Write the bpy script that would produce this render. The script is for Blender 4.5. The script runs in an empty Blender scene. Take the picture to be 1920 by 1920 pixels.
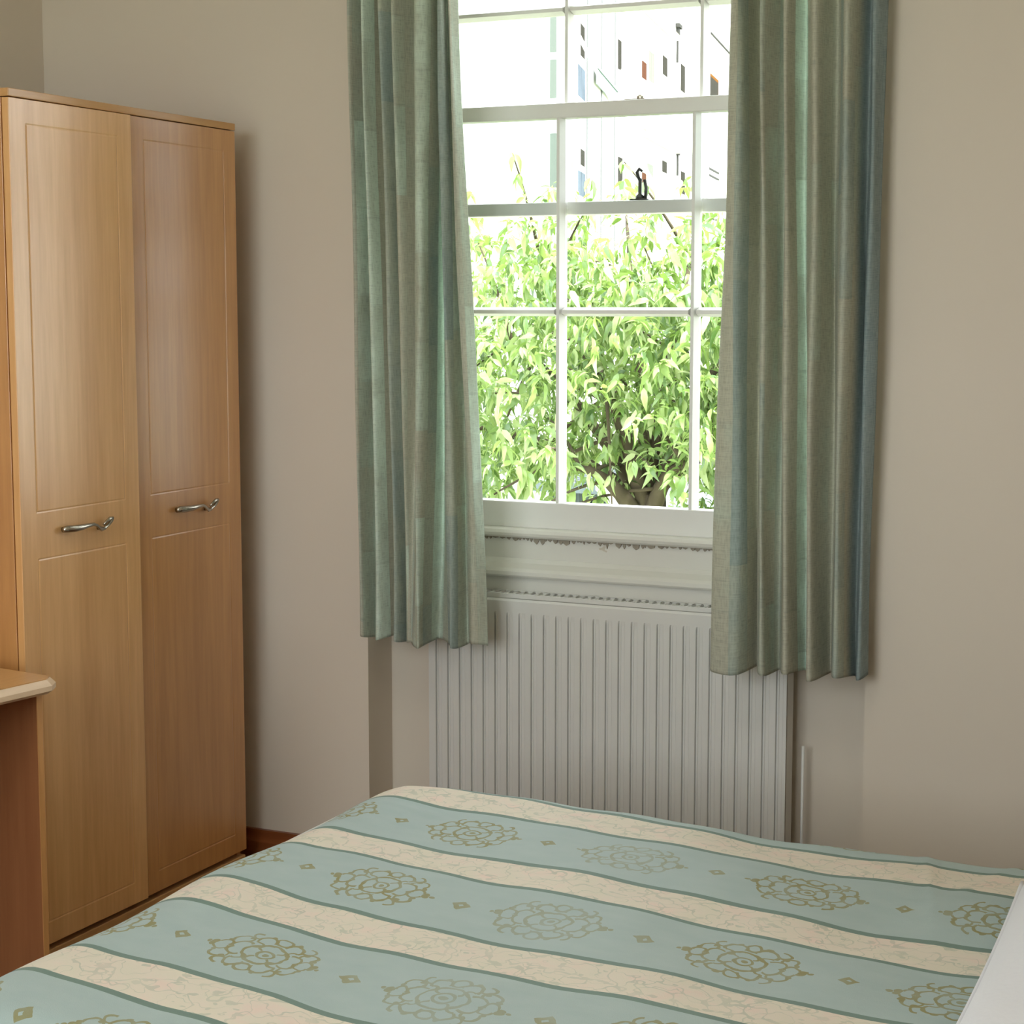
import bpy, bmesh, math, random
import numpy as np
from mathutils import Vector, Matrix
random.seed(7)
rng = np.random.default_rng(7)
sc = bpy.context.scene
COL = sc.collection

# ------------------------------------------------------------------ camera
FPX, CEN, YHOR = 3420.0, 960.0, 572.0
PITCH = math.atan((CEN - YHOR) / FPX)
YAW = math.radians(24.945)
CAM = np.array([0.0, -4.01, 1.5])
cd = bpy.data.cameras.new('camera'); cd.sensor_width = 36.0; cd.lens = 36.0 * FPX / 1920.0
cd.clip_start = 0.05; cd.clip_end = 300
camo = bpy.data.objects.new('camera', cd); COL.objects.link(camo)
camo.location = CAM; camo.rotation_euler = (math.pi / 2 - PITCH, 0, YAW)
sc.camera = camo

# ------------------------------------------------------------------ world, sun, exposure
w = bpy.data.worlds.new('sky'); sc.world = w; w.use_nodes = True
bg = w.node_tree.nodes['Background']
bg.inputs[0].default_value = (0.93, 0.97, 1.0, 1); bg.inputs[1].default_value = 8.0
sd = bpy.data.lights.new('sun', 'SUN'); sd.energy = 14.0; sd.angle = math.radians(4); sd.color = (1, .96, .88)
so = bpy.data.objects.new('sun', sd); COL.objects.link(so)
so.rotation_euler = Vector((-0.75, 0.04, -0.66)).to_track_quat('-Z', 'Y').to_euler()
so.location = (9, 4, 9)
# daylight entering through the window opening (sampling guide of the sky, adds no light of its own)
pd = bpy.data.lights.new('window_portal', 'AREA'); pd.shape = 'RECTANGLE'; pd.size = 1.3; pd.size_y = 2.2
pd.cycles.is_portal = True
po = bpy.data.objects.new('window_portal', pd); COL.objects.link(po)
po.location = (-1.627, 0.36, 1.95); po.rotation_euler = (-math.pi / 2, 0, 0)
pd2 = bpy.data.lights.new('added_window_portal', 'AREA'); pd2.shape = 'RECTANGLE'; pd2.size = 2.0; pd2.size_y = 2.0  # sky sampling guide for the added window behind the camera
pd2.cycles.is_portal = True
po2 = bpy.data.objects.new('added_window_portal', pd2); COL.objects.link(po2)
po2.location = (-1.7, -4.96, 1.8); po2.rotation_euler = (math.pi / 2, 0, 0)
sc.view_settings.view_transform = 'Standard'; sc.view_settings.look = 'None'
sc.view_settings.exposure = 0.0; sc.view_settings.gamma = 1.0
sc.view_settings.use_curve_mapping = False
cy = sc.cycles
cy.max_bounces = 6; cy.diffuse_bounces = 4; cy.glossy_bounces = 3; cy.transmission_bounces = 4; cy.transparent_max_bounces = 8
cy.caustics_reflective = False; cy.caustics_refractive = False
cy.use_adaptive_sampling = True; cy.adaptive_threshold = 0.05; cy.adaptive_min_samples = 16
LAMP_WATTS = 12.0


# ------------------------------------------------------------------ pixel helper (1920 frame) used to work out real positions
_f = np.array([-math.sin(YAW) * math.cos(PITCH), math.cos(YAW) * math.cos(PITCH), -math.sin(PITCH)])
_r = np.array([math.cos(YAW), math.sin(YAW), 0.0]); _u = np.cross(_r, _f)
def ray(px, py): return _f * FPX + _r * (px - CEN) - _u * (py - CEN)
def at_y(px, py, y): r = ray(px, py); return Vector(CAM + r * ((y - CAM[1]) / r[1]))
def at_z(px, py, z): r = ray(px, py); return Vector(CAM + r * ((z - CAM[2]) / r[2]))

# ------------------------------------------------------------------ object helpers
def link(o, parent=None):
    COL.objects.link(o)
    if parent is not None: o.parent = parent
    return o
def tag(o, label=None, cat=None, group=None, kind=None):
    if label: o['label'] = label
    if cat: o['category'] = cat
    if group: o['group'] = group
    if kind: o['kind'] = kind
    return o
def empty(name, loc=(0, 0, 0), rz=0.0, parent=None):
    o = bpy.data.objects.new(name, None); o.empty_display_size = 0.1
    o.location = loc; o.rotation_euler = (0, 0, rz)
    return link(o, parent)
def obj(name, bm, mat, parent=None, smooth=False, bevel=0.0, segs=2):
    me = bpy.data.meshes.new(name)
    bmesh.ops.recalc_face_normals(bm, faces=bm.faces[:])
    bm.to_mesh(me); bm.free()
    if smooth:
        for p in me.polygons: p.use_smooth = True
    if mat: me.materials.append(mat)
    o = bpy.data.objects.new(name, me); link(o, parent)
    if bevel > 0:
        m = o.modifiers.new('bevel', 'BEVEL'); m.width = bevel; m.segments = segs; m.limit_method = 'ANGLE'
        m.angle_limit = math.radians(40)
    return o
def wparent(o, parent):
    """parent while keeping world coordinates of the mesh (parent not moved afterwards)"""
    o.parent = parent; o.matrix_parent_inverse = parent.matrix_basis.inverted(); return o
def box(bm, x0, x1, y0, y1, z0, z1):
    v = [bm.verts.new(p) for p in ((x0, y0, z0), (x1, y0, z0), (x1, y1, z0), (x0, y1, z0),
                                   (x0, y0, z1), (x1, y0, z1), (x1, y1, z1), (x0, y1, z1))]
    for f in ((0, 3, 2, 1), (4, 5, 6, 7), (0, 1, 5, 4), (1, 2, 6, 5), (2, 3, 7, 6), (3, 0, 4, 7)):
        bm.faces.new([v[i] for i in f])
def boxes(*bs):
    bm = bmesh.new()
    for b in bs: box(bm, *b)
    return bm
def tube(bm, pts, rad, n=10, cap=True, squash=1.0):
    pts = [Vector(p) for p in pts]
    if not hasattr(rad, '__len__'): rad = [rad] * len(pts)
    rings = []; up = Vector((0, 0, 1))
    for i, p in enumerate(pts):
        t = (pts[min(i + 1, len(pts) - 1)] - pts[max(i - 1, 0)]).normalized()
        if i == 0:
            a = t.cross(up)
            if a.length < .05: a = t.cross(Vector((1, 0, 0)))
            a.normalize()
        else:
            a = (a - t * a.dot(t)).normalized()
        b = t.cross(a)
        rings.append([bm.verts.new(p + (a * math.cos(k * 2 * math.pi / n) * squash + b * math.sin(k * 2 * math.pi / n)) * rad[i]) for k in range(n)])
    for i in range(len(rings) - 1):
        for k in range(n):
            bm.faces.new((rings[i][k], rings[i][(k + 1) % n], rings[i + 1][(k + 1) % n], rings[i + 1][k]))
    if cap:
        bm.faces.new(rings[0][::-1]); bm.faces.new(rings[-1])
def lathe(bm, prof, cx, cy, n=24):
    rings = [[bm.verts.new((cx + r * math.cos(k * 2 * math.pi / n), cy + r * math.sin(k * 2 * math.pi / n), z)) for k in range(n)] for r, z in prof]
    for i in range(len(rings) - 1):
        for k in range(n):
            bm.faces.new((rings[i][k], rings[i][(k + 1) % n], rings[i + 1][(k + 1) % n], rings[i + 1][k]))
    bm.faces.new(rings[0][::-1]); bm.faces.new(rings[-1])
def prism(bm, poly, axis, a0, a1):
    """poly in the two other axes, extruded along axis between a0 and a1"""
    def mk(p, a):
        if axis == 'x': return (a, p[0], p[1])
        if axis == 'y': return (p[0], a, p[1])
        return (p[0], p[1], a)
    A = [bm.verts.new(mk(p, a0)) for p in poly]; B = [bm.verts.new(mk(p, a1)) for p in poly]
    n = len(poly)
    bm.faces.new(A[::-1]); bm.faces.new(B)
    for i in range(n): bm.faces.new((A[i], A[(i + 1) % n], B[(i + 1) % n], B[i]))
def grid_mesh(name, P, mat, parent=None, uv=None, smooth=True):
    """P: (nu,nv,3) array"""
    nu, nv = P.shape[:2]
    idx = np.arange(nu * nv).reshape(nu, nv)
    F = np.stack([idx[:-1, :-1], idx[1:, :-1], idx[1:, 1:], idx[:-1, 1:]], -1).reshape(-1, 4)
    me = bpy.data.meshes.new(name); me.from_pydata(P.reshape(-1, 3).tolist(), [], F.tolist())
    if uv is not None:
        l = me.uv_layers.new(name='UVMap'); li = np.zeros(len(me.loops), dtype=np.int32)
        me.loops.foreach_get('vertex_index', li)
        l.data.foreach_set('uv', uv.reshape(-1, 2)[li].astype(np.float32).ravel())
    me.polygons.foreach_set('use_smooth', [smooth] * len(me.polygons))
    me.materials.append(mat); me.update()
    return link(bpy.data.objects.new(name, me), parent)

# ------------------------------------------------------------------ node helpers
class NT:
    def __init__(s, name, rough=.6, spec=.5):
        s.m = bpy.data.materials.new(name); s.m.use_nodes = True
        s.t = s.m.node_tree; s.n = s.t.nodes; s.l = s.t.links
        s.b = s.n['Principled BSDF']; s.out = s.n['Material Output']
        s.b.inputs['Roughness'].default_value = rough
        s.b.inputs['Specular IOR Level'].default_value = spec
    def _in(s, sock, v):
        if isinstance(v, bpy.types.NodeSocket): s.l.new(v, sock)
        elif isinstance(v, (tuple, list)) and len(v) == 3 and sock.type == 'RGBA': sock.default_value = (*v, 1)
        elif v is not None: sock.default_value = v
    def math(s, op, a, b=None, c=None, clamp=False):
        n = s.n.new('ShaderNodeMath'); n.operation = op; n.use_clamp = clamp
        for i, v in enumerate((a, b, c)): s._in(n.inputs[i], v)
        return n.outputs[0]
    def vmath(s, op, a, b=None):
        n = s.n.new('ShaderNodeVectorMath'); n.operation = op
        s._in(n.inputs[0], a); s._in(n.inputs[1], b)
        return n.outputs['Value'] if op in ('DISTANCE', 'DOT_PRODUCT', 'LENGTH') else n.outputs[0]
    def mix(s, fac, a, b):
        n = s.n.new('ShaderNodeMix'); n.data_type = 'RGBA'
        s._in(n.inputs['Factor'], fac); s._in(n.inputs['A'], a); s._in(n.inputs['B'], b)
        return n.outputs['Result']
    def noise(s, vec, scale=5, detail=3, rough=.5, out='Fac'):
        n = s.n.new('ShaderNodeTexNoise'); s._in(n.inputs['Vector'], vec)
        n.inputs['Scale'].default_value = scale; n.inputs['Detail'].default_value = detail; n.inputs['Roughness'].default_value = rough
        return n.outputs[out]
    def white(s, vec):
        n = s.n.new('ShaderNodeTexWhiteNoise'); n.noise_dimensions = '3D'; s._in(n.inputs['Vector'], vec); return n.outputs['Value']
    def coord(s, kind='Object'):
        n = s.n.new('ShaderNodeTexCoord'); return n.outputs[kind]
    def pos(s): return s.n.new('ShaderNodeNewGeometry').outputs['Position']
    def island(s): return s.n.new('ShaderNodeNewGeometry').outputs['Random Per Island']
    def mapping(s, vec, scale=(1, 1, 1), loc=(0, 0, 0)):
        n = s.n.new('ShaderNodeMapping'); s._in(n.inputs['Vector'], vec)
        n.inputs['Scale'].default_value = scale; n.inputs['Location'].default_value = loc; return n.outputs[0]
    def sep(s, vec): n = s.n.new('ShaderNodeSeparateXYZ'); s._in(n.inputs[0], vec); return n.outputs
    def comb(s, x=0., y=0., z=0.):
        n = s.n.new('ShaderNodeCombineXYZ')
        for i, v in enumerate((x, y, z)): s._in(n.inputs[i], v)
        return n.outputs[0]
    def ramp(s, fac, stops, interp='LINEAR'):
        n = s.n.new('ShaderNodeValToRGB'); n.color_ramp.interpolation = interp; s._in(n.inputs[0], fac)
        e = n.color_ramp.elements
        while len(e) < len(stops): e.new(.5)
        for el, (p, c) in zip(e, stops): el.position = p; el.color = (*c, 1)
        return n.outputs[0]
    def bump(s, h, strength=.2, dist=.01):
        n = s.n.new('ShaderNodeBump'); n.inputs['Strength'].default_value = strength; n.inputs['Distance'].default_value = dist
        s._in(n.inputs['Height'], h); s.l.new(n.outputs[0], s.b.inputs['Normal']); return n
    def color(s, c): s._in(s.b.inputs['Base Color'], c); return s

def srgb(r, g, b):
    f = lambda c: (c / 255 / 12.92) if c / 255 <= .04045 else ((c / 255 + .055) / 1.055) ** 2.4
    return (f(r), f(g), f(b))
def plain(name, c, rough=.6, spec=.5, metal=0.0, var=.06, scale=12, bump=0.0):
    t = NT(name, rough, spec); t.b.inputs['Metallic'].default_value = metal
    n = t.noise(t.coord(), scale, 3)
    t.color(t.mix(n, tuple(x * (1 - var) for x in c), tuple(min(1, x * (1 + var)) for x in c)))
    if bump: t.bump(t.noise(t.coord(), 90, 3), bump, .003)
    return t.m

# ---- materials
def wall_mat(name, c):
    t = NT(name, .75, .25)
    big = t.noise(t.pos(), 1.1, 4); fine = t.noise(t.pos(), 60, 3)
    col = t.mix(big, tuple(x * .95 for x in c), tuple(min(1, x * 1.04) for x in c))
    scuff = t.math('GREATER_THAN', t.noise(t.mapping(t.pos(), (26, 26, 9)), 1.0, 2), .795)
    col = t.mix(t.math('MULTIPLY', scuff, .22), col, (.22, .18, .15))
    t.color(col); t.bump(fine, .12, .002); return t.m
M_WALL = wall_mat('cream_wall_paint', (.725, .645, .548))
M_WHITE = None
def white_paint():
    t = NT('white_gloss_paint', .35, .5)
    n = t.noise(t.pos(), 3.0, 4)
    col = t.mix(n, (.66, .64, .58), (.78, .77, .72))
    chip = t.math('GREATER_THAN', t.noise(t.mapping(t.pos(), (14, 14, 22)), 1.0, 3), .73)
    col = t.mix(t.math('MULTIPLY', chip, .45), col, (.42, .33, .2))
    t.color(col); t.bump(t.noise(t.pos(), 40, 2), .1, .002); return t.m
M_WHITE = white_paint()
M_BAR = plain('white_sash_paint', (.80, .79, .76), .35, .5, var=.03)
M_RAD = plain('radiator_enamel', (.70, .69, .66), .35, .5, var=.02)
def wood(name, c0, c1, rough=.28, coat=.0, gs=1.0, axis='z'):
    t = NT(name, rough, .5)
    sc_ = {'z': (26, 26, 1.6), 'y': (26, 1.6, 26), 'x': (1.6, 26, 26)}[axis]
    p = t.mapping(t.pos(), tuple(q * gs for q in sc_))
    g = t.noise(p, 1.0, 5, .62); g2 = t.noise(t.mapping(t.pos(), tuple(q * 4 for q in sc_)), 1.0, 3)
    broad = t.noise(t.mapping(t.pos(), tuple(q * .22 for q in sc_)), 1.0, 2)
    k = t.math('ADD', t.math('MULTIPLY', g, .55), t.math('ADD', t.math('MULTIPLY', g2, .15), t.math('MULTIPLY', broad, .3)))
    t.color(t.ramp(k, [(.34, c0), (.66, c1)])); t.bump(g2, .03, .001)
    t.b.inputs['Coat Weight'].default_value = coat; t.b.inputs['Coat Roughness'].default_value = .3
    return t.m
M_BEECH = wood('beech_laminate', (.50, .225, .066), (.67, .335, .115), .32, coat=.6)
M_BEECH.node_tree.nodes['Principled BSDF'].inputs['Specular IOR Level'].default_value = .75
M_BEECH_LIGHTENED = wood('lightened_beech_laminate', (.68, .345, .118), (.87, .50, .205), .36, coat=.6)  # near door's base colour lightened, partly in place of window reflection
M_BEECH_LIGHTENED.node_tree.nodes['Principled BSDF'].inputs['Specular IOR Level'].default_value = .75
M_BEECH_H = wood('beech_laminate_flat', (.52, .27, .095), (.66, .37, .15), .30, axis='y')
M_EDGE = wood('pale_edge_banding', (.66, .47, .30), (.78, .58, .40), .35, axis='y')
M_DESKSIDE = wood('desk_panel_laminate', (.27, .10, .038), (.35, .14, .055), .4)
M_SKIRT = wood('stained_skirting', (.20, .055, .016), (.32, .10, .03), .3, axis='x')
M_METAL = plain('pewter_handle', (.42, .38, .32), .25, .5, metal=1.0, var=.1)
M_DARK = plain('dark_iron', (.03, .03, .028), .4, .5)
M_FLOOR = wood('wood_floor', (.20, .10, .045), (.30, .16, .07), .35, axis='y')
M_CEIL = plain('ceiling_paint', (.80, .79, .76), .8, .2, var=.02)
M_SHEETW = plain('white_cotton', (.80, .80, .84), .8, .2, var=.03, scale=8, bump=.2)
M_TICK = plain('mattress_ticking', (.72, .70, .66), .85, .2)
M_BASE = plain('divan_fabric', (.20, .24, .24), .9, .2)

def glass_mat():
    t = NT('window_glass'); t.n.remove(t.b)
    tr = t.n.new('ShaderNodeBsdfTransparent'); tr.inputs[0].default_value = (.97, .985, .98, 1)
    gl = t.n.new('ShaderNodeBsdfGlossy'); gl.inputs['Roughness'].default_value = .02
    fr = t.n.new('ShaderNodeFresnel'); fr.inputs[0].default_value = 1.35
    smudge = t.noise(t.pos(), 5, 3)
    fac = t.math('MULTIPLY', fr.outputs[0], t.math('ADD', t.math('MULTIPLY', smudge, .3), .35))
    mx = t.n.new('ShaderNodeMixShader'); t.l.new(fac, mx.inputs[0]); t.l.new(tr.outputs[0], mx.inputs[1]); t.l.new(gl.outputs[0], mx.inputs[2])
    t.l.new(mx.outputs[0], t.out.inputs[0]); return t.m
M_GLASS = glass_mat()

def curtain_mat():
    t = NT('curtain_weave', .85, .15)
    uv = t.coord('UV'); s = t.sep(uv)
    cu = t.math('FLOOR', t.math('DIVIDE', s[0], .048))
    offs = t.math('MULTIPLY', t.white(t.comb(cu, 3.3, 0.)), .4)
    cv = t.math('FLOOR', t.math('DIVIDE', t.math('ADD', s[1], offs), .21))
    r1 = t.white(t.comb(cu, cv, 1.0)); rc = t.white(t.comb(cu, 9.1, 4.0))
    k = t.math('ADD', t.math('MULTIPLY', r1, .22), t.math('MULTIPLY', rc, .78))
    wob = t.noise(t.mapping(uv, (30, 9, 1)), 1.0, 3)
    k = t.math('ADD', k, t.math('MULTIPLY', t.math('SUBTRACT', wob, .5), .35))
    col = t.ramp(k, [(.08, (.27, .335, .325)), (.26, (.40, .425, .355)), (.42, (.46, .435, .35)), (.58, (.42, .405, .325)), (.72, (.44, .49, .41)), (.88, (.60, .70, .62))])
    fu = t.math('FRACT', t.math('DIVIDE', s[0], .048)); fv = t.math('FRACT', t.math('DIVIDE', t.math('ADD', s[1], offs), .21))
    line = t.math('MAXIMUM', t.math('LESS_THAN', fu, .045), t.math('LESS_THAN', fv, .03))
    col = t.mix(t.math('MULTIPLY', line, .12), col, (.12, .15, .13))
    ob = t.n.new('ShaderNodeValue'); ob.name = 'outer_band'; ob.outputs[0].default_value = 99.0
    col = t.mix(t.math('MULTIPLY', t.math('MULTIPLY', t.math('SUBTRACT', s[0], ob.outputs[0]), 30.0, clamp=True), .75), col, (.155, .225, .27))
    slub = t.noise(t.mapping(uv, (420, 40, 1)), 1.0, 2); slub2 = t.noise(t.mapping(uv, (45, 480, 1)), 1.0, 2)
    wv = t.math('ADD', slub, slub2)
    col = t.mix(t.math('MULTIPLY', t.math('SUBTRACT', wv, .7, clamp=True), .6), col, (.46, .5, .43))
    col = t.mix(t.math('MULTIPLY', t.math('SUBTRACT', 1.08, wv, clamp=True), 1.1, clamp=True), col, (.19, .215, .18))
    t.color(col); t.bump(wv, .25, .001)
    tl = t.n.new('ShaderNodeBsdfTranslucent'); t._in(tl.inputs[0], t.mix(.66, col, (.015, .02, .02)))
    mx = t.n.new('ShaderNodeAddShader')
    t.l.new(t.b.outputs[0], mx.inputs[0]); t.l.new(tl.outputs[0], mx.inputs[1]); t.l.new(mx.outputs[0], t.out.inputs[0])
    return t.m
M_CURT = curtain_mat()

def bedspread_mat():
    t = NT('striped_bedspread_print', .72, .25)
    uv = t.coord('UV')
    s0 = t.sep(uv)
    nw = t.noise(t.mapping(uv, (26, 26, 1)), 1.0, 2, out='Color')
    warp = t.vmath('MULTIPLY', t.vmath('SUBTRACT', nw, (.5, .5, .5)), (.021, .018, 0))
    P, V0 = .35, -1.056
    def local(vec, per, off):
        s = t.sep(vec)
        return None
    vv = t.math('DIVIDE', t.math('SUBTRACT', s0[1], V0), P)
    lv0 = t.math('MULTIPLY', t.math('SUBTRACT', t.math('FRACT', t.math('ADD', vv, .5)), .5), P)
    w_ = t.math('ABSOLUTE', lv0)
    wob = t.math('MULTIPLY', t.math('SUBTRACT', t.noise(t.mapping(uv, (9, 3, 1)), 1.0, 2), .5), .006)
    w_ = t.math('ADD', w_, wob)
    # base colours
    mott = t.noise(t.mapping(uv, (14, 30, 1)), 1.0, 4)
    teal = t.mix(mott, (.37, .475, .465), (.445, .535, .52))
    bl = t.noise(t.mapping(uv, (18, 18, 1)), 1.0, 3)
    cream = t.ramp(bl, [(.35, (.75, .69, .56)), (.55, (.78, .69, .575)), (.7, (.82, .66, .565))])
    n1 = t.noise(t.mapping(uv, (24, 24, 1), (3, 1, 0)), 1.0, 1.5)
    n2 = t.noise(t.mapping(uv, (17, 17, 1), (9, 7, 0)), 1.0, 1.5)
    vine = t.math('MAXIMUM', t.math('LESS_THAN', t.math('ABSOLUTE', t.math('SUBTRACT', n1, .5)), .009),
                  t.math('LESS_THAN', t.math('ABSOLUTE', t.math('SUBTRACT', n2, .52)), .012))
    buds = t.math('GREATER_THAN', t.noise(t.mapping(uv, (24, 46, 1), (5, 2, 0)), 1.0, 2), .63)
    vine = t.math('MULTIPLY', t.math('MAXIMUM', vine, buds), t.math('MULTIPLY', t.noise(t.mapping(uv, (20, 20, 1), (1, 5, 0)), 1.0, 1), .7))
    cream = t.mix(vine, cream, (.36, .43, .33))
    # medallions
    wv = t.vmath('ADD', uv, warp); s1 = t.sep(wv)
    UP, U0 = .3335, -1.472
    lu = t.math('MULTIPLY', t.math('SUBTRACT', t.math('FRACT', t.math('ADD', t.math('DIVIDE', t.math('SUBTRACT', s1[0], U0), UP), .5)), .5), UP)
    lv = t.math('MULTIPLY', t.math('SUBTRACT', t.math('FRACT', t.math('ADD', t.math('DIVIDE', t.math('SUBTRACT', s1[1], V0), P), .5)), .5), P)
    au = t.math('ABSOLUTE', lu); av = t.math('ABSOLUTE', lv)
    q = t.comb(t.math('MULTIPLY', au, 1.14), t.math('MULTIPLY', av, 1.14), 0.)
    masks = []
    # (cx, cy, r, half width, clip nx, ny, d): stroke kept where n.(p-c) > d
    strokes = [(0, 0, .017, .0030, 0, 1, -1), (0, 0, .042, .0034, .6, .8, .012), (.054, .012, .019, .0030, 1, .3, -.008),
               (.03, .052, .019, .0034, .3, 1, -.008), (.074, .036, .017, .0030, .2, 1, -.006), (.087, .008, .013, .0028, -.3, 1, -.004),
               (0, .066, .015, .0032, 1, .3, -.3), (.056, .063, .013, .0030, 1, -.2, -.004), (.012, .028, .013, .0028, 1, .4, -.002),
               (.038, .03, .011, .0026, -1, .4, -.003)]
    for cx, cy, r, hw, nx, ny, d in strokes:
        dist = t.vmath('DISTANCE', q, (cx, cy, 0))
        m = t.math('LESS_THAN', t.math('ABSOLUTE', t.math('SUBTRACT', dist, r)), hw)
        if d > -.5:
            dp = t.vmath('DOT_PRODUCT', t.vmath('SUBTRACT', q, (cx, cy, 0)), (nx, ny, 0))
            m = t.math('MULTIPLY', m, t.math('GREATER_THAN', dp, d))
        masks.append(m)
    for cx, cy, r in ((0, 0, .007), (.108, .004, .0085), (.066, .046, .0055), (.03, .073, .006), (.122, 0, .005), (.092, .026, .0055)):
        masks.append(t.math('LESS_THAN', t.vmath('DISTANCE', q, (cx, cy, 0)), r))
    gold = masks[0]
    for m in masks[1:]: gold = t.math('MAXIMUM', gold, m)
    # small lozenges half way between
    lu2 = t.math('SUBTRACT', au, UP / 2)
    dd = t.math('ADD', t.math('ABSOLUTE', lu2), t.math('MULTIPLY', av, 1.0))
    loz = t.math('MULTIPLY', t.math('LESS_THAN', dd, .018), t.math('GREATER_THAN', dd, .005))
    gold = t.math('MAXIMUM', gold, loz)
    sheen_fade = t.math('SUBTRACT', 1.0, t.math('MULTIPLY', t.math('SUBTRACT', 1.0, t.math('MULTIPLY', t.math('ABSOLUTE', t.math('ADD', s0[0], 1.13)), 4.2), clamp=True), .5))  # medallions painted fainter around one column, imitating sheen of the weave
    patch = t.math('ADD', t.math('MULTIPLY', t.noise(t.mapping(uv, (22, 22, 1)), 1.0, 2), .9), .4, clamp=True)
    gold = t.math('MULTIPLY', t.math('MULTIPLY', gold, sheen_fade), t.math('MULTIPLY', patch, .92))
    teal = t.mix(gold, teal, (.27, .235, .065))
    is_line = t.math('LESS_THAN', w_, .1235); is_teal = t.math('LESS_THAN', w_, .110)
    col = t.mix(is_line, cream, (.165, .245, .205)); col = t.mix(is_teal, col, teal)
    t.color(col)
    h = t.math('ADD', t.math('MULTIPLY', t.noise(t.mapping(uv, (500, 500, 1)), 1.0, 2), .25), t.noise(t.mapping(uv, (11, 22, 1)), 1.0, 3))
    t.bump(h, .22, .006)
    t.b.inputs['Sheen Weight'].default_value = .1
    return t.m
M_BED = bedspread_mat()

# ------------------------------------------------------------------ the room
XL, XR, YF, ZC = -3.254, 0.42, -4.75, 3.2
NL, NR, NB = -2.271, -0.985, 0.125          # niche left, right, back
def struct(name, bm, mat, **k):
    return tag(obj(name, bm, mat, **k), kind='structure')
T = .35
struct('floor', boxes((XL - .2, XR + .2, YF - .2, T, -.15, 0)), M_FLOOR)
struct('ceiling', boxes((XL - .2, XR + .2, YF - .2, T, ZC, ZC + .15)), M_CEIL)
struct('wall_left', boxes((XL - .2, XL, YF, 0, 0, ZC)), M_WALL)
struct('wall_right', boxes((XR, XR + .2, YF, 0, 0, ZC)), M_WALL)
W2 = (-2.7, -.7, .85, 2.75)       # added window for fill light, unseen in the wall behind the camera
struct('wall_front', boxes((XL - .2, W2[0], YF - .2, YF, 0, ZC), (W2[1], XR + .2, YF - .2, YF, 0, ZC), (W2[0], W2[1], YF - .2, YF, 0, W2[2]), (W2[0], W2[1], YF - .2, YF, W2[3], ZC)), M_WALL)
added_win = tag(empty('added_window', ((W2[0] + W2[1]) / 2, YF - .1, W2[2])), kind='structure')
xm = (W2[0] + W2[1]) / 2
wparent(obj('frame', boxes((W2[0], W2[0] + .06, YF - .14, YF - .06, W2[2], W2[3]), (W2[1] - .06, W2[1], YF - .14, YF - .06, W2[2], W2[3]), (W2[0] + .06, W2[1] - .06, YF - .14, YF - .06, W2[2], W2[2] + .06),
      (W2[0] + .06, W2[1] - .06, YF - .14, YF - .06, W2[3] - .06, W2[3]), (xm - .03, xm + .03, YF - .14, YF - .06, W2[2] + .06, W2[3] - .06)), M_BAR, bevel=.004), added_win)
for xa, xb in ((W2[0] + .06, xm - .03), (xm + .03, W2[1] - .06)):
    wparent(obj('pane', boxes((xa, xb, YF - .102, YF - .098, W2[2] + .06, W2[3] - .06)), M_GLASS), added_win)
wb = struct('wall_back', boxes((XL - .2, NL, 0, T, 0, ZC), (NR, XR + .2, 0, T, 0, ZC),
                               (NL, NR, NB, T, 0, .80), (NL, NR, 0, T, 3.04, ZC)), M_WALL)
def skirting(name, x0, x1, y0, y1, ax):
    if ax == 'x':
        bm = bmesh.new(); prism(bm, [(-.0, 0), (-.022, 0), (-.022, .085), (-.016, .098), (-.012, .115), (0, .115)], 'x', x0, x1)
    else:
        bm = bmesh.new(); prism(bm, [(0, 0), (.022, 0), (.022, .085), (.016, .098), (.012, .115), (0, .115)], 'y', y0, y1)
        bmesh.ops.translate(bm, verts=bm.verts[:], vec=(x0, 0, 0))
    return struct(name, bm, M_SKIRT)
skirting('baseboard_back', XL + .022, NL, 0, 0, 'x')
skirting('baseboard_back_right', NR, XR, 0, 0, 'x')
skirting('baseboard_left', XL, XL, YF, 0, 'y')

# ------------------------------------------------------------------ window
win = tag(empty('window_1', (-1.627, .14, .92)), kind='structure')
def wobj(name, bm, mat, parent=None, **k):
    o = obj(name, bm, mat, **k)
    return wparent(o, parent) if parent is not None else o
SL, SR = -2.185, -1.065       # sash outer edges
B1, B2 = -1.798, -1.450       # glazing bars
YL0, YL1 = .118, .160         # lower (inner) sash depth
YU0, YU1 = .166, .208         # upper (outer) sash depth
# box frame: jambs, head, parting and staff beads
fr = boxes((NL, SL, .085, .29, .80, 3.04), (SR, NR, .085, .29, .80, 3.04), (SL, SR, .085, .29, 2.99, 3.04))
wparent(obj('box_frame', fr, M_WHITE, bevel=.003), win)
sb = boxes((SL, SL + .014, .098, .117, .93, 2.99), (SR - .014, SR, .098, .117, .93, 2.99))
wparent(obj('staff_bead', sb, M_WHITE, bevel=.004), win)
def bar_v(bm, x, y0, y1, z0, z1, w=.020):
    prism(bm, [(x - w / 2, y1), (x - w / 2, y1 - .012), (x - .004, y0), (x + .004, y0), (x + w / 2, y1 - .012), (x + w / 2, y1)], 'z', z0, z1)
def bar_h(bm, z, y0, y1, x0, x1, w=.022):
    prism(bm, [(y1, z - w / 2), (y1 - .012, z - w / 2), (y0, z - .0045), (y0, z + .0045), (y1 - .012, z + w / 2), (y1, z + w / 2)], 'x', x0, x1)
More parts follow.
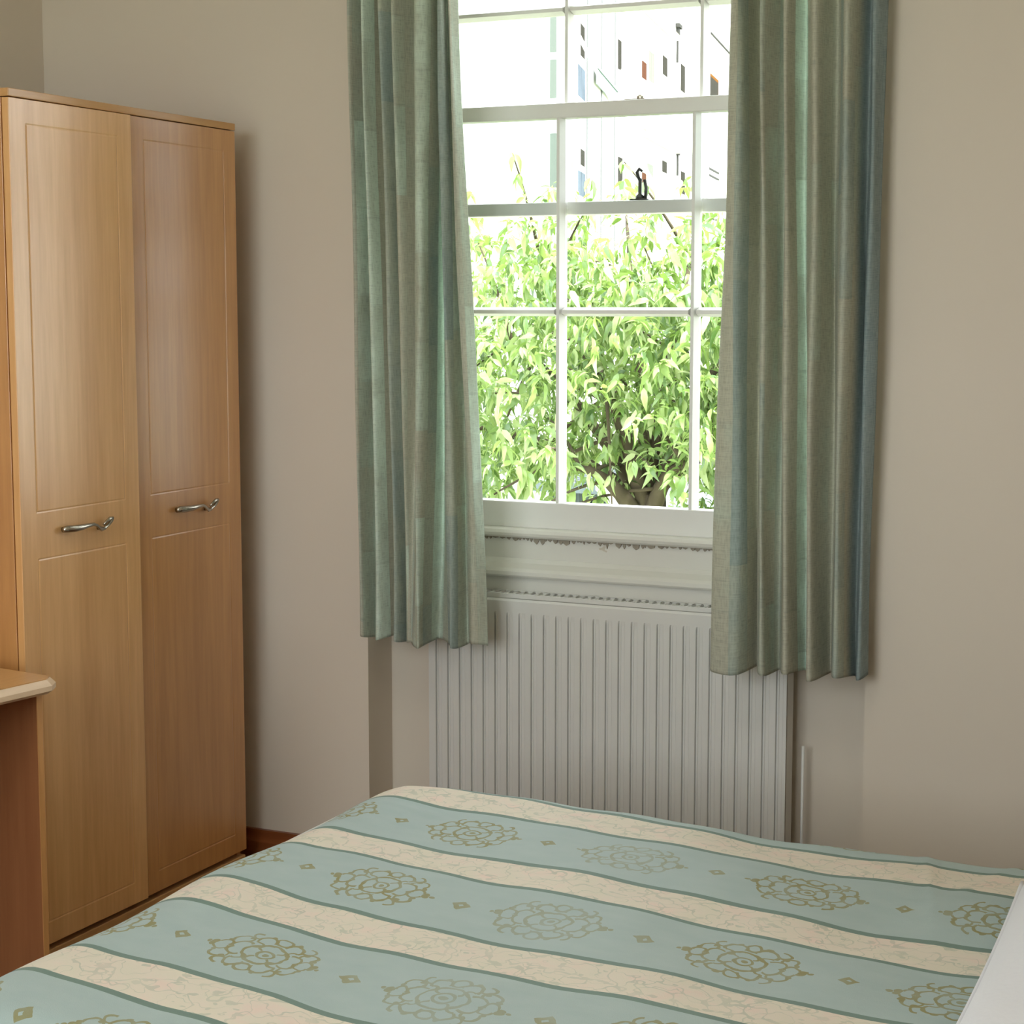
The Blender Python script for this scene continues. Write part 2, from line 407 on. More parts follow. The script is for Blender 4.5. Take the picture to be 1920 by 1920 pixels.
def sash(name, y0, y1, zb0, zb1, zt0, zt1, zm):
    ob = win
    bm = boxes((SL, SL + .046, y0, y1, zb0, zt1), (SR - .046, SR, y0, y1, zb0, zt1),
               (SL + .046, SR - .046, y0, y1, zb0, zb1), (SL + .046, SR - .046, y0, y1, zt0, zt1))
    f = wparent(obj(name, bm, M_BAR, bevel=.003), win)
    for x in (B1, B2):
        bm = bmesh.new(); bar_v(bm, x, y0 + .003, y1 - .004, zb1, zt0)
        wparent(obj('glazing_bar', bm, M_BAR), f).matrix_parent_inverse = win.matrix_basis.inverted() @ Matrix()
    for xa, xb in ((SL + .046, B1 - .010), (B1 + .010, B2 - .010), (B2 + .010, SR - .046)):
        bm = bmesh.new(); bar_h(bm, zm, y0 + .003, y1 - .004, xa, xb)
        o = obj('glazing_bar', bm, M_BAR); o.parent = f; o.matrix_parent_inverse = win.matrix_basis.inverted()
        for za, zb in ((zb1, zm - .011), (zm + .011, zt0)):
            o = obj('pane', boxes((xa - .004, xb + .004, y1 - .012, y1 - .009, za - .004, zb + .004)), M_GLASS)
            o.parent = f; o.matrix_parent_inverse = win.matrix_basis.inverted()
    return f
# children of a sash inherit the window's placement through it; sash frames sit at the window origin
low = sash('lower_sash', YL0, YL1, .945, 1.011, 1.950, 1.986, 1.4835)
upp = sash('upper_sash', YU0, YU1, 1.720, 1.752, 2.660, 2.71, 2.2155)
def wp(o, parent=None):
    o.parent = parent or win; o.matrix_parent_inverse = win.matrix_basis.inverted(); return o
for o in list(bpy.data.objects):
    if o.parent in (low, upp): o.matrix_parent_inverse = Matrix()
# inner sill assembly below the sash
bm = bmesh.new(); prism(bm, [(.13, .922), (.100, .922), (.094, .927), (.092, .934), (.095, .942), (.103, .946), (.13, .946)], 'x', SL, SR)
wp(obj('sill_bead', bm, M_WHITE, smooth=False))
bm = bmesh.new(); prism(bm, [(.16, .80), (.114, .80), (.114, .921), (.16, .921)], 'x', NL, NR); wp(obj('apron_board', bm, M_WHITE, bevel=.002))
bm = bmesh.new(); prism(bm, [(.1135, .824), (.086, .824), (.083, .829), (.083, .838), (.088, .846), (.104, .858), (.110, .868), (.1135, .868)], 'x', NL, NR); wp(obj('sill_moulding', bm, M_WHITE))
bm = bmesh.new(); prism(bm, [(.124, .70), (.100, .70), (.100, .8235), (.124, .8235)], 'x', NL, NR); wp(obj('back_board', bm, M_WHITE, bevel=.002))
bm = boxes((NL - .05, NR + .05, .30, .52, .72, .80)); wp(obj('outer_sill', bm, M_BAR, bevel=.01))
# ragged flaking paint under the bead
bm = bmesh.new()
x = SL + .02
while x < SR - .02:
    wd = random.uniform(.006, .022); h = random.uniform(.004, .014) * (1.3 if -1.9 < x < -1.5 else .8)
    prism(bm, [(x, .9225), (x + wd, .9225), (x + wd * random.uniform(.6, .95), .9225 - h * .7), (x + wd * .5, .9225 - h), (x + wd * .1, .9225 - h * .6)], 'y', .110, .1137)
    x += wd * random.uniform(.8, 1.3)
M_FLAKE = plain('flaked_bare_paint', (.34, .30, .24), .8, .2, var=.3, scale=60)
wp(obj('flaking_paint', bm, M_FLAKE))
# catches
c0 = at_y(1199, 372, (YU0 + YU1) / 2)
bm = bmesh.new(); cx, cy, cz = c0.x, .19, 1.752
box(bm, cx - .022, cx + .022, cy - .012, cy + .012, cz, cz + .004)
lathe(bm, [(.011, cz + .004), (.010, cz + .012), (.005, cz + .016), (.0045, cz + .045), (.006, cz + .05), (.004, cz + .054)], cx, cy, 12)
tube(bm, [(cx - .002, cy, cz + .05), (cx - .008, cy, cz + .068), (cx - .002, cy, cz + .076), (cx + .006, cy, cz + .070)], [.004, .005, .005, .003], 8)
tube(bm, [(cx + .014, cy, cz + .004), (cx + .016, cy, cz + .03), (cx + .012, cy, cz + .05)], .0045, 8)
wp(obj('sash_catch', bm, M_DARK, smooth=True), upp).matrix_parent_inverse = Matrix()
bm = bmesh.new(); c1 = at_y(1192, 184, .139); cx, cy, cz = c1.x, .139, 1.986
box(bm, cx - .026, cx + .026, cy - .010, cy + .010, cz, cz + .003)
lathe(bm, [(.010, cz + .003), (.010, cz + .008), (.006, cz + .012), (.002, cz + .013)], cx + .012, cy, 12)
wp(obj('sash_catch', bm, M_METAL, smooth=False), low).matrix_parent_inverse = Matrix()

# ------------------------------------------------------------------ radiator
RX0, RX1, RZ0, RZ1, RY0, RY1 = -2.112, -1.176, .13, .778, .030, .094
rad = tag(empty('radiator', ((RX0 + RX1) / 2, (RY0 + RY1) / 2, 0)), 'white ribbed panel radiator in the niche under the window', 'radiator')
def rp(name, bm, mat=M_RAD, **k): return wparent(obj(name, bm, mat, **k), rad)
NF = 28; pit = (RX1 - RX0 - .012) / NF; SUB = 12
xs = [RX0]; dep = [0.0]
for i in range(NF):
    for ph, d in ((.02, 0), (.40, 0), (.44, 1), (.50, 1), (.54, 0), (.62, 0), (.66, .22), (.90, .22), (.94, 0)):
        xs.append(RX0 + .006 + (i + ph) * pit); dep.append(d)
xs.append(RX1); dep.append(0.0)
zs = [RZ0, RZ0 + .03, RZ0 + .036, RZ0 + .044, RZ1 - .047, RZ1 - .040, RZ1 - .034, RZ1 - .006, RZ1]
zm_ = [0, 0, .4, 1, 1, .5, 0, 0, 0]
Pm = np.zeros((len(xs), len(zs), 3))
for i, xx in enumerate(xs):
    for j, zz in enumerate(zs):
        arch = zm_[j]
        Pm[i, j] = (xx, RY0 + .0065 * dep[i] * arch + (.004 if j in (0, len(zs) - 1) else 0), zz)
fp = grid_mesh('front_panel', Pm, M_RAD, smooth=False); wparent(fp, rad)
so_ = fp.modifiers.new('t', 'SOLIDIFY'); so_.thickness = .0015; so_.offset = -1
rp('back_panel', boxes((RX0 + .004, RX1 - .004, RY1 - .006, RY1, RZ0 + .01, RZ1 - .004)))
for x0, x1 in ((RX0, RX0 + .003), (RX1 - .003, RX1)):
    rp('side_panel', boxes((x0, x1, RY0 + .009, RY1 - .007, RZ0 + .02, RZ1 + .004)), bevel=.001)
bm = boxes((RX0 + .004, RX1 - .004, RY0 + .006, RY0 + .012, RZ1 + .001, RZ1 + .012), (RX0 + .004, RX1 - .004, RY1 - .010, RY1 - .004, RZ1 + .001, RZ1 + .012))
n = 92
for i in range(n):
    xx = RX0 + .01 + (RX1 - RX0 - .025) * i / (n - 1)
    prism(bm, [(xx, RY0 + .012), (xx + .0045, RY0 + .012), (xx + .0045 + (.008 if i % 2 else -.004), RY1 - .010), (xx + (.008 if i % 2 else -.004), RY1 - .010)], 'z', RZ1 + .004, RZ1 + .0115)
rp('top_grille', bm)
M_GREY = plain('grey_plastic', (.5, .5, .48), .5)
bm = bmesh.new(); tube(bm, [(RX1 + .026, .085, .0), (RX1 + .026, .085, .47)], .0035, 10); rp('supply_pipe', bm, M_BAR, smooth=True)
bm = bmesh.new(); tube(bm, [(RX1 + .026, .075, .165), (RX1 + .0, .07, .165)], .009, 10); lathe(bm, [(.013, .14), (.016, .15), (.016, .20), (.012, .215)], RX1 + .026, .075, 14)
rp('valve', bm, M_GREY, smooth=True)

# ------------------------------------------------------------------ curtains
def spline(xs, ys, t):
    """monotone-ish cubic (Catmull-Rom on uneven knots)"""
    xs = np.array(xs); ys = np.array(ys)
    d = np.gradient(ys, xs) if len(xs) > 2 else np.zeros_like(ys)
    i = np.clip(np.searchsorted(xs, t) - 1, 0, len(xs) - 2)
    h = xs[i + 1] - xs[i]; u = (t - xs[i]) / h
    return ((2 * u**3 - 3 * u**2 + 1) * ys[i] + (u**3 - 2 * u**2 + u) * h * d[i] + (-2 * u**3 + 3 * u**2) * ys[i + 1] + (u**3 - u**2) * h * d[i + 1])
ZT, ZB = 2.2, .68
def curtain(name, ctrl, label, hem_px, seed):
    """ctrl rows: pixel column at frame top, pixel column at hem, depth at top, depth at hem"""
    r = np.random.default_rng(seed)
    K = np.arange(len(ctrl), dtype=float)
    xt = np.array([at_y(c[0], 0, -.095).x for c in ctrl]); xb = np.array([at_y(c[1], hem_px, -.095).x for c in ctrl])
    yt = np.array([-.095 + (c[2] + .062) * 1.3 for c in ctrl]); yb = np.array([-.095 + (c[3] + .062) * 1.3 for c in ctrl])
    NS, NZ = (len(ctrl) - 1) * 14 + 1, 70
    t = np.linspace(0, K[-1], NS)
    zrow = np.linspace(3.06, 0.0, NZ)
    zrow = np.concatenate([np.linspace(3.06, ZB + .05, NZ - 6), np.linspace(ZB + .04, ZB, 6)])
    P = np.zeros((NS, len(zrow), 3)); UV = np.zeros((NS, len(zrow), 2))
    ph = r.uniform(0, 6, 4)
    # ridges flatten and valleys stay sharp
    for j, z in enumerate(zrow):
        f = (ZT - z) / (ZT - ZB); f = min(f, 1.0)
        sw = .004 * math.sin(z * 3.1 + ph[0]) * max(0, min(1, f))
        fx = max(f, -.35); g = fx * fx * (3 - 2 * fx) if 0 < fx < 1 else fx
        g = .55 * fx + .45 * g
        X = spline(K, xt + (xb - xt) * g, t); Y = spline(K, yt + (yb - yt) * min(max(f, 0), 1), t)
        gather = 1.0 if z < 2.9 else max(.25, 1 - (z - 2.9) * 4)
        Y = -.095 + (Y + .095) * gather + .0035 * np.sin(t * 2.2 + z * 2.3 + ph[1]) + .002 * np.sin(t * 5.1 - z * 6 + ph[2])
        X = X + sw + .0018 * np.sin(t * 3 + z * 7 + ph[3])
        P[:, j, 0] = X; P[:, j, 1] = Y; P[:, j, 2] = z
    mid = len(zrow) // 2
    arc = np.concatenate([[0], np.cumsum(np.hypot(np.diff(P[:, mid, 0]), np.diff(P[:, mid, 1])))])
    UV[:, :, 0] = arc[:, None] + seed; UV[:, :, 1] = P[:, :, 2]
    hemz = .006 * np.sin(t * 1.7 + seed)
    P[:, :, 2] += hemz[:, None] * np.clip((1.0 - P[:, :, 2]) / .3, 0, 1)
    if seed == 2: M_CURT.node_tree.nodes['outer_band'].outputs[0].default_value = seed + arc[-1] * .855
    root = tag(empty(name, (float(xt.mean()), -.095, ZB)), label, 'curtain', 'sage green window curtains')
    fab = wparent(grid_mesh('fabric', P, M_CURT, uv=UV), root)
    sm = fab.modifiers.new('thickness', 'SOLIDIFY'); sm.thickness = .003; sm.offset = 0
    tp = P[:, 1:3].copy(); tp[:, :, 1] += .004
    ht = wparent(grid_mesh('heading_tape', tp, M_SHEETW), root)
    return root
LC = [(655, 680, -.045, -.05), (664, 690, -.080, -.085), (680, 702, -.030, -.035), (692, 722, -.085, -.09), (704, 741, -.032, -.04), (722, 755, -.085, -.088), (737, 768, -.042, -.05),
      (748, 783, -.085, -.098), (776, 792, -.018, -.104), (800, 803, -.105, -.112), (819, 812, -.112, -.112), (825, 818, -.040, -.045), (836, 856, -.092, -.09), (842, 867, -.088, -.088), (845, 872, -.045, -.05), (849, 895, -.08, -.075), (852, 914, -.05, -.055)]
RC = [(1360, 1340, -.020, -.068), (1386, 1350, -.100, -.098), (1402, 1396, -.100, -.105), (1416, 1414, -.035, -.040), (1430, 1428, -.060, -.075), (1441, 1440, -.090, -.095), (1464, 1456, -.035, -.035),
      (1480, 1484, -.085, -.1), (1500, 1507, -.030, -.035), (1538, 1528, -.090, -.1), (1560, 1552, -.028, -.035), (1598, 1577, -.085, -.1), (1620, 1597, -.022, -.028), (1638, 1609, -.055, -.058), (1655, 1621, -.030, -.032)]
curtain('curtain', LC, 'sage green curtain hanging between wardrobe and window', 1193, 1)
curtain('curtain', RC, 'sage green curtain hanging right of the window with bluish outer edge', 1253, 2)
rail = tag(empty('curtain_rail', (-1.62, -.06, 3.07)), 'white curtain rail fixed to the wall above the window', 'curtain rail')
wparent(obj('track', boxes((-2.36, -.88, -.11, -.08, 3.062, 3.085)), M_BAR, bevel=.003), rail)
for xx in (-2.3, -1.62, -.94):
    wparent(obj('bracket', boxes((xx - .012, xx + .012, -.11, -.0005, 3.086, 3.098), (xx - .012, xx + .012, -.008, -.0005, 3.04, 3.086)), M_BAR), rail)

# ------------------------------------------------------------------ wardrobe
WX, WY0, WY1, WZ = -2.565, -.966, -.126, 1.947
wd_ = tag(empty('wardrobe', (-2.86, (WY0 + WY1) / 2, 0)), 'tall beech two-door wardrobe standing in the corner left of the window', 'wardrobe')
def wpx(name, bm, mat, parent=None, **k):
    o = obj(name, bm, mat, **k); o.parent = parent or wd_; o.matrix_parent_inverse = wd_.matrix_basis.inverted(); return o
CF = WX - .020
wpx('carcass', boxes((CF - .55, CF, WY0, WY0 + .018, 0, WZ - .018), (CF - .55, CF, WY1 - .018, WY1, 0, WZ - .018),
                     (CF - .55, CF - .54, WY0 + .018, WY1 - .018, .07, WZ - .018), (CF - .54, CF - .01, WY0 + .018, WY1 - .018, .08, .098)), M_BEECH, bevel=.001)
wpx('top_panel', boxes((CF - .55, WX + .001, WY0, WY1, WZ - .017, WZ)), M_BEECH_H, bevel=.0015)
wpx('plinth', boxes((CF - .03, WX - .003, WY0 + .004, WY1 - .002, 0, .084)), M_BEECH_H, bevel=.002)
def door(y0, y1, z0, z1):
    m = .052; gw = .003; gd = .0007
    g_y = [y0 + m, y1 - m]; zl = [(z0 + m, .955), (1.058, z1 - m)]
    ys = sorted(set([y0, y1] + [a + s for a in g_y for s in (-gw, 0, gw)]))
    zz = sorted(set([z0, z1] + [a + s for p in zl for a in p for s in (-gw, 0, gw)]))
    bm = bmesh.new()
    V = {}
    for yy in ys:
        for z in zz:
            d = 0
            for a, b in zl:
                if a - 1e-6 <= z <= b + 1e-6 and any(abs(yy - g) < 1e-6 for g in g_y): d = gd
                if g_y[0] - 1e-6 <= yy <= g_y[1] + 1e-6 and (abs(z - a) < 1e-6 or abs(z - b) < 1e-6): d = gd
            V[yy, z] = bm.verts.new((WX - d, yy, z))
    for i in range(len(ys) - 1):
        for j in range(len(zz) - 1):
            bm.faces.new((V[ys[i], zz[j]], V[ys[i + 1], zz[j]], V[ys[i + 1], zz[j + 1]], V[ys[i], zz[j + 1]]))
    # sides and back
    per = [V[y, z0] for y in ys] + [V[y1, z] for z in zz[1:]] + [V[y, z1] for y in ys[::-1][1:]] + [V[y0, z] for z in zz[::-1][1:-1]]
    back = [bm.verts.new((WX - .018, v.co.y, v.co.z)) for v in per]
    n = len(per)
    for i in range(n): bm.faces.new((per[i], back[i], back[(i + 1) % n], per[(i + 1) % n]))
    bm.faces.new(back)
    return bm
YM = (WY0 + WY1) / 2 - .012
def handle(y0, door_o):
    bm = bmesh.new(); z = 1.013
    path = [(0, 0), (.012, 0.0005), (.03, .000), (.05, .001), (.07, .003), (.088, .0035), (.1, .000), (.112, -.007), (.124, -.0125), (.136, -.011), (.148, -.004), (.157, .004), (.158, .010), (.150, .010), (.138, .004), (.130, -.003)]
    rad_ = [.0075, .0095, .0092, .0078, .0058, .0046, .0044, .0046, .005, .005, .005, .005, .005, .0048, .004, .003]
    off = [.010, .013, .018, .022, .024, .024, .022, .019, .016, .015, .016, .018, .020, .020, .019, .017]
    pts = [Vector((WX + o, y0 + a, z + b)) for (a, b), o in zip(path, off)]
    tube(bm, pts, [q * .85 for q in rad_], 10, squash=1.0)
    tube(bm, [(WX + .0002, y0 + .012, z), (WX + .016, y0 + .012, z)], .005, 8)
    tube(bm, [(WX + .0002, y0 + .13, z - .011), (WX + .016, y0 + .13, z - .011)], .004, 8)
    o = obj('handle', bm, M_METAL, smooth=True); o.parent = door_o; o['label'] = 'curled pewter handle'
    return o
d1 = wpx('door', door(WY0 + .001, YM - .0015, .099, WZ - .019), M_BEECH_LIGHTENED, bevel=.0012)
d1['label'] = 'beech door with lightened colour'
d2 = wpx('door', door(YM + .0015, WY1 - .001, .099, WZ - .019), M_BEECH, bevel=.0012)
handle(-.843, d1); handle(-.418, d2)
hp = Vector((WX - .018, WY0 + .001, 0))       # near door turned slightly ajar so it reflects more of the window
d1.matrix_basis = Matrix.Translation(hp) @ Matrix.Rotation(math.radians(-1.0), 4, 'Z') @ Matrix.Translation(-hp)

# ------------------------------------------------------------------ desk
DZ = .749
desk = tag(empty('desk', (-2.362, -1.092, 0), math.radians(-8)), 'beech desk with pale edge standing in front of the wardrobe', 'desk')
def dobj(name, bm, mat, **k):
    o = obj(name, bm, mat, **k); o.parent = desk; return o
# top: chamfered outline with bevelled rim
LD, DD = 1.15, .56
ol = [(-.022, 0), (0, -.030), (0, -LD + .03), (-.022, -LD), (-DD, -LD), (-DD, 0)]
ins = [(-.028, -.010), (-.012, -.034), (-.012, -LD + .034), (-.028, -LD + .010), (-DD, -LD + .010), (-DD, -.010)]
bm = bmesh.new()
lay = [[bm.verts.new((*p, z)) for p in q] for q, z in ((ins, DZ - .030), (ol, DZ - .022), (ol, DZ - .012), (ins, DZ - .0005))]
bm.faces.new(lay[0][::-1])
for a, b in zip(lay[:-1], lay[1:]):
    for i in range(6): bm.faces.new((a[i], a[(i + 1) % 6], b[(i + 1) % 6], b[i]))
bm.faces.new(lay[-1])
dobj('edge_band', bm, M_EDGE)
bm = bmesh.new(); prism(bm, [(x_ - .001, y_) for x_, y_ in ins], 'z', DZ - .0004, DZ + .0016); dobj('top', bm, M_BEECH_H)
for yy in (-.036, -LD + .055):
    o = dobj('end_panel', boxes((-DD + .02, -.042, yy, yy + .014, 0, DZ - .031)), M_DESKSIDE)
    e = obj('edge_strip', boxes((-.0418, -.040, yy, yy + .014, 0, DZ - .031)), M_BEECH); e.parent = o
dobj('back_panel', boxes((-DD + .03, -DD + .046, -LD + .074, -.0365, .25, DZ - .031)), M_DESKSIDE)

# ------------------------------------------------------------------ bed
ZBED = .52
bed = tag(empty('bed', (-.85, -1.5, 0)), 'double divan bed under the striped bedspread', 'bed')
def bobj(name, bm, mat, **k): return wparent(obj(name, bm, mat, **k), bed)
BX0, BX1, BY0, BY1 = -1.85, .16, -2.12, -.76
bobj('base', boxes((BX0 + .03, BX1, BY0 + .03, BY1 - .03, .06, .30)), M_BASE, bevel=.02)
bobj('mattress', boxes((BX0, BX1, BY0, BY1, .302, ZBED - .022)), M_TICK, bevel=.075, segs=5)
bobj('headboard', boxes((BX1 + .005, BX1 + .05, BY0, BY1, .0, .95)), M_BEECH, bevel=.01)
for xx in (BX0 + .12, BX1 - .12):
    for yy in (BY0 + .12, BY1 - .12):
        bm = bmesh.new(); lathe(bm, [(.022, 0), (.026, .01), (.026, .06)], xx, yy, 14); bobj('leg', bm, M_DARK)
# bedspread: cloth coordinates (a along the bed, b across), rolled over foot and sides
def roll(d, r, fall):
    """d: cloth length past the flat part -> horizontal reach, drop"""
    d = np.clip(d, 0, None); q = r * math.pi / 2
    ang = np.minimum(d, q) / r
    return r * np.sin(ang), r * (1 - np.cos(ang)) + np.clip(d - q, 0, fall)
AX0, AYF, AY0 = -1.712, -.800, -2.07
a = np.concatenate([np.linspace(AX0 - .50, AX0 - .27, 14), np.linspace(AX0 - .26, AX0 + .15, 60), np.linspace(AX0 + .16, -.40, 110), np.linspace(-.38, .15, 30)])
b = np.concatenate([np.linspace(AY0 - .42, AY0 - .16, 12), np.linspace(AY0 - .15, AYF - .15, 140), np.linspace(AYF - .14, AYF + .17, 60), np.linspace(AYF + .18, AYF + .42, 12)])
A, Bv = np.meshgrid(a, b, indexing='ij')
AY1 = AYF - .06 * (np.clip(A, -1.7, .1) + 1.4)
rx, dx = roll(AX0 - A, .18, .5); ry1, dy1 = roll(Bv - AY1, .10, .5); ry0, dy0 = roll(AY0 - Bv, .10, .5)
X = np.where(A < AX0, AX0 - rx, A); Y = np.where(Bv > AY1, AY1 + ry1, np.where(Bv < AY0, AY0 - ry0, Bv))
Z = ZBED - np.minimum(np.maximum(dx, np.maximum(dy1, dy0)) + .35 * np.minimum(dx, dy1 + dy0), .40)
X = X + .35 * np.minimum(dy1 + dy0, .15) * (A < AX0) * (rx / .18)
soft = .0035 * np.sin(A * 7.3 + Bv * 3.1 + 1) + .003 * np.sin(A * 3.1 - Bv * 9.7) + .0018 * np.sin(A * 17 + Bv * 13) + .0012 * np.sin(A * 31 - Bv * 9 + 2)
flat = (A > AX0 - .05) & (Bv < AY1 + .03) & (Bv > AY0)
rk = .0035 * np.exp(-((Bv + .93 + .35 * (A + 1.62)) / .012)**2) * np.exp(-((A + 1.63) / .06)**2) + .0035 * np.exp(-((Bv + 1.17 + .35 * (A + 1.66)) / .012)**2) * np.exp(-((A + 1.66) / .06)**2)
wr = .003 * np.exp(-((A + .62 + .25 * (Bv + 1.0)) / .012)**2) * np.clip((Bv + 1.35) * 3, 0, 1) + .0025 * np.exp(-((A + .56 - .3 * (Bv + 1.0)) / .015)**2) * np.clip((Bv + 1.3) * 3, 0, 1)
Z = Z + soft + rk + wr
P = np.stack([X, Y, Z], -1)
tt = A + 1.2
V = Bv - (-.13 * tt + .05 * tt * tt)
V = V + .055 * np.clip(-1.3 - V, 0, None)
V = V + .018 * np.exp(-((V + 1.235) / .085)**2) + .004 * np.sin(A * 9 + Bv * 4)
bs = grid_mesh('bedspread', P, M_BED, uv=np.stack([A, V], -1))
tag(bs, 'teal and cream striped bedspread with olive medallions spread over the bed', 'bedspread')
sm = bs.modifiers.new('thickness', 'SOLIDIFY'); sm.thickness = .006; sm.offset = -1

# pillow
def pillow():
    L, W, Hh = .74, .50, .085
    nu, nv = 60, 44
    root = tag(empty('pillow', (0, 0, 0)), 'white pillow lying at the head of the bed', 'pillow')
    u = np.linspace(-1, 1, nu); v = np.linspace(-1, 1, nv); U, Vv = np.meshgrid(u, v, indexing='ij')
    pr = np.clip((1 - np.abs(U)**3.2) * (1 - np.abs(Vv)**3.2), 0, 1)**.55
    pin = 1 - .045 * (1 - np.abs(U)**2) * 0
    xx = Vv * W / 2 * (1 - .02 * (1 - U**2)); yy = U * L / 2 * (1 - .05 * (1 - Vv**2))
    wrk = .006 * np.sin(U * 4 + Vv * 7) * pr + .007 * np.exp(-((Vv + .35 + .5 * U) / .06)**2) * pr
    top = np.stack([xx, yy, pr * Hh * .95 + .030 + wrk], -1)
    bot = np.stack([xx, yy, .030 - pr * .028], -1)
    t_ = grid_mesh('cover', np.concatenate([top, bot[:, ::-1]], 1), M_SHEETW, root)
    pts = [Vector((-W / 2 * (1 - .02 * (1 - q * q)), q * L / 2, .030)) for q in np.linspace(-1, 1, 30)]
    bm = bmesh.new(); tube(bm, pts, .004, 8)
    obj('seam_piping', bm, M_SHEETW, root, smooth=True)
    return root
pl = pillow()
pl.rotation_euler = (0, 0, math.radians(2)); pl.location = (-.203, -1.385, ZBED + .008)

# ------------------------------------------------------------------ added ceiling lamp for fill light (unseen, above the frame)
def emis(name, c, st):
    t = NT(name); t.n.remove(t.b); e = t.n.new('ShaderNodeEmission'); e.inputs[0].default_value = (*c, 1); e.inputs[1].default_value = st
    t.l.new(e.outputs[0], t.out.inputs[0]); return t.m
lamp = tag(empty('added_ceiling_lamp', (-1.35, -2.7, 3.2)), 'added round opal ceiling lamp, unseen fill light for the room', 'lamp')
bm = bmesh.new(); lathe(bm, [(.10, 3.199), (.10, 3.17), (.04, 3.15), (.04, 3.12)], -1.35, -2.7); wparent(obj('rose', bm, M_BAR), lamp)
bm = bmesh.new(); lathe(bm, [(.05, 3.12), (.17, 3.10), (.23, 3.04), (.23, 2.98), (.17, 2.92), (.05, 2.89)], -1.35, -2.7, 32)
M_OPAL = emis('opal_glass_lit', (1, .95, .88), LAMP_WATTS)
wparent(obj('shade', bm, M_OPAL, smooth=True), lamp)
#EXTERIOR
# ------------------------------------------------------------------ outside: garden, tree, flats
GZ = -4.0
M_GROUND = plain('garden_ground', (.30, .33, .22), .95, .1, var=.3, scale=.8)
struct('ground', boxes((-70, 50, -60, 110, GZ - .2, GZ)), M_GROUND)
M_RENDER = plain('white_render', (.80, .79, .75), .85, .2, var=.03, scale=.5)
M_REVEAL = plain('cream_reveal', (.55, .50, .36), .8, .2)
M_DARKWIN = plain('dark_window_glass', (.030, .029, .025), 1.0, 0.0)
M_BROWN = plain('brown_timber_door', (.06, .028, .018), 1.0, 0.0)
M_GRPANEL = plain('pale_green_panel', (.12, .155, .11), 1.0, 0.0)
M_BLUE = plain('blue_stair_glazing', (.07, .085, .105), 1.0, 0.0, var=.5, scale=2.5)
M_GREYW = plain('grey_curtained_window', (.14, .16, .14), 1.0, 0.0)
M_STEEL = plain('grey_downpipe', (.05, .05, .048), 1.0, 0.0)
M_ORANGE = plain('orange_window_frame', (.10, .045, .014), 1.0, 0.0)
M_BARK = NT('tree_bark', .9, .1)
_n = M_BARK.noise(M_BARK.mapping(M_BARK.pos(), (14, 14, 4)), 1.0, 4)
M_BARK.color(M_BARK.mix(_n, (.035, .028, .02), (.13, .105, .075))); M_BARK.bump(_n, .5, .02); M_BARK = M_BARK.m

class Facade:
    """vertical plane through two ground points; place items on it by (s, z) in metres"""
    def __init__(f, p0, p1):
        f.o = Vector((p0.x, p0.y, 0)); d = Vector((p1.x - p0.x, p1.y - p0.y, 0)); f.len = d.length; f.d = d.normalized()
        f.n = Vector((f.d.y, -f.d.x, 0))
        if f.n.dot(Vector(CAM) - f.o) < 0: f.n = -f.n
        f.n.z = 0; f.n.normalize()
    def hit(f, px, py):
        r = Vector(ray(px, py)); c = Vector(CAM); t_ = (f.o - c).dot(f.n) / r.dot(f.n); p = c + r * t_
        return (p - f.o).dot(f.d), p.z
    def slab(f, bm, s0, s1, z0, z1, d0, d1):
        pts = [f.o + f.d * s + f.n * d for s in (s0, s1) for d in (d0, d1)]
        lo = [bm.verts.new((p.x, p.y, z0)) for p in pts]; hi = [bm.verts.new((p.x, p.y, z1)) for p in pts]
        for q in ((lo[0], lo[1], lo[3], lo[2]), (hi[0], hi[1], hi[3], hi[2]), (lo[0], lo[1], hi[1], hi[0]), (lo[2], lo[3], hi[3], hi[2]), (lo[0], lo[2], hi[2], hi[0]), (lo[1], lo[3], hi[3], hi[1])):
            bm.faces.new(q)
    def rect(f, a, c):
        s0, z1 = f.hit(*a); s1, z0 = f.hit(*c)
        z1 = max(z1, z0 + .3)
        return min(s0, s1), max(s0, s1), min(z0, z1), max(z0, z1)
def part(parent, name, bm, mat, **k): return wparent(obj(name, bm, mat, **k), parent)
def fwin(f, root, a, c, mat, frame=M_RENDER, name='window', grow=0.0, reveal=True):
    s0, s1, z0, z1 = f.rect(a, c)
    bm = bmesh.new(); e = min(.1, max(.03, .10 * (s1 - s0)))
    f.slab(bm, s0 - e, s0, z0 - e, z1 + e, .001, .006); f.slab(bm, s1, s1 + e, z0 - e, z1 + e, .001, .006)
    f.slab(bm, s0, s1, z1, z1 + e, .001, .006); f.slab(bm, s0, s1, z0 - e, z0, .001, .007)
    o = part(root, name, bm, frame)
    bm = bmesh.new(); f.slab(bm, s0, s1, z0, z1, .001, .0055)
    if s1 - s0 > .5: f.slab(bm, (s0 + s1) / 2 - .03, (s0 + s1) / 2 + .03, z0, z1, .0055, .007)
    p = obj('pane', bm, mat); p.parent = o
    return o
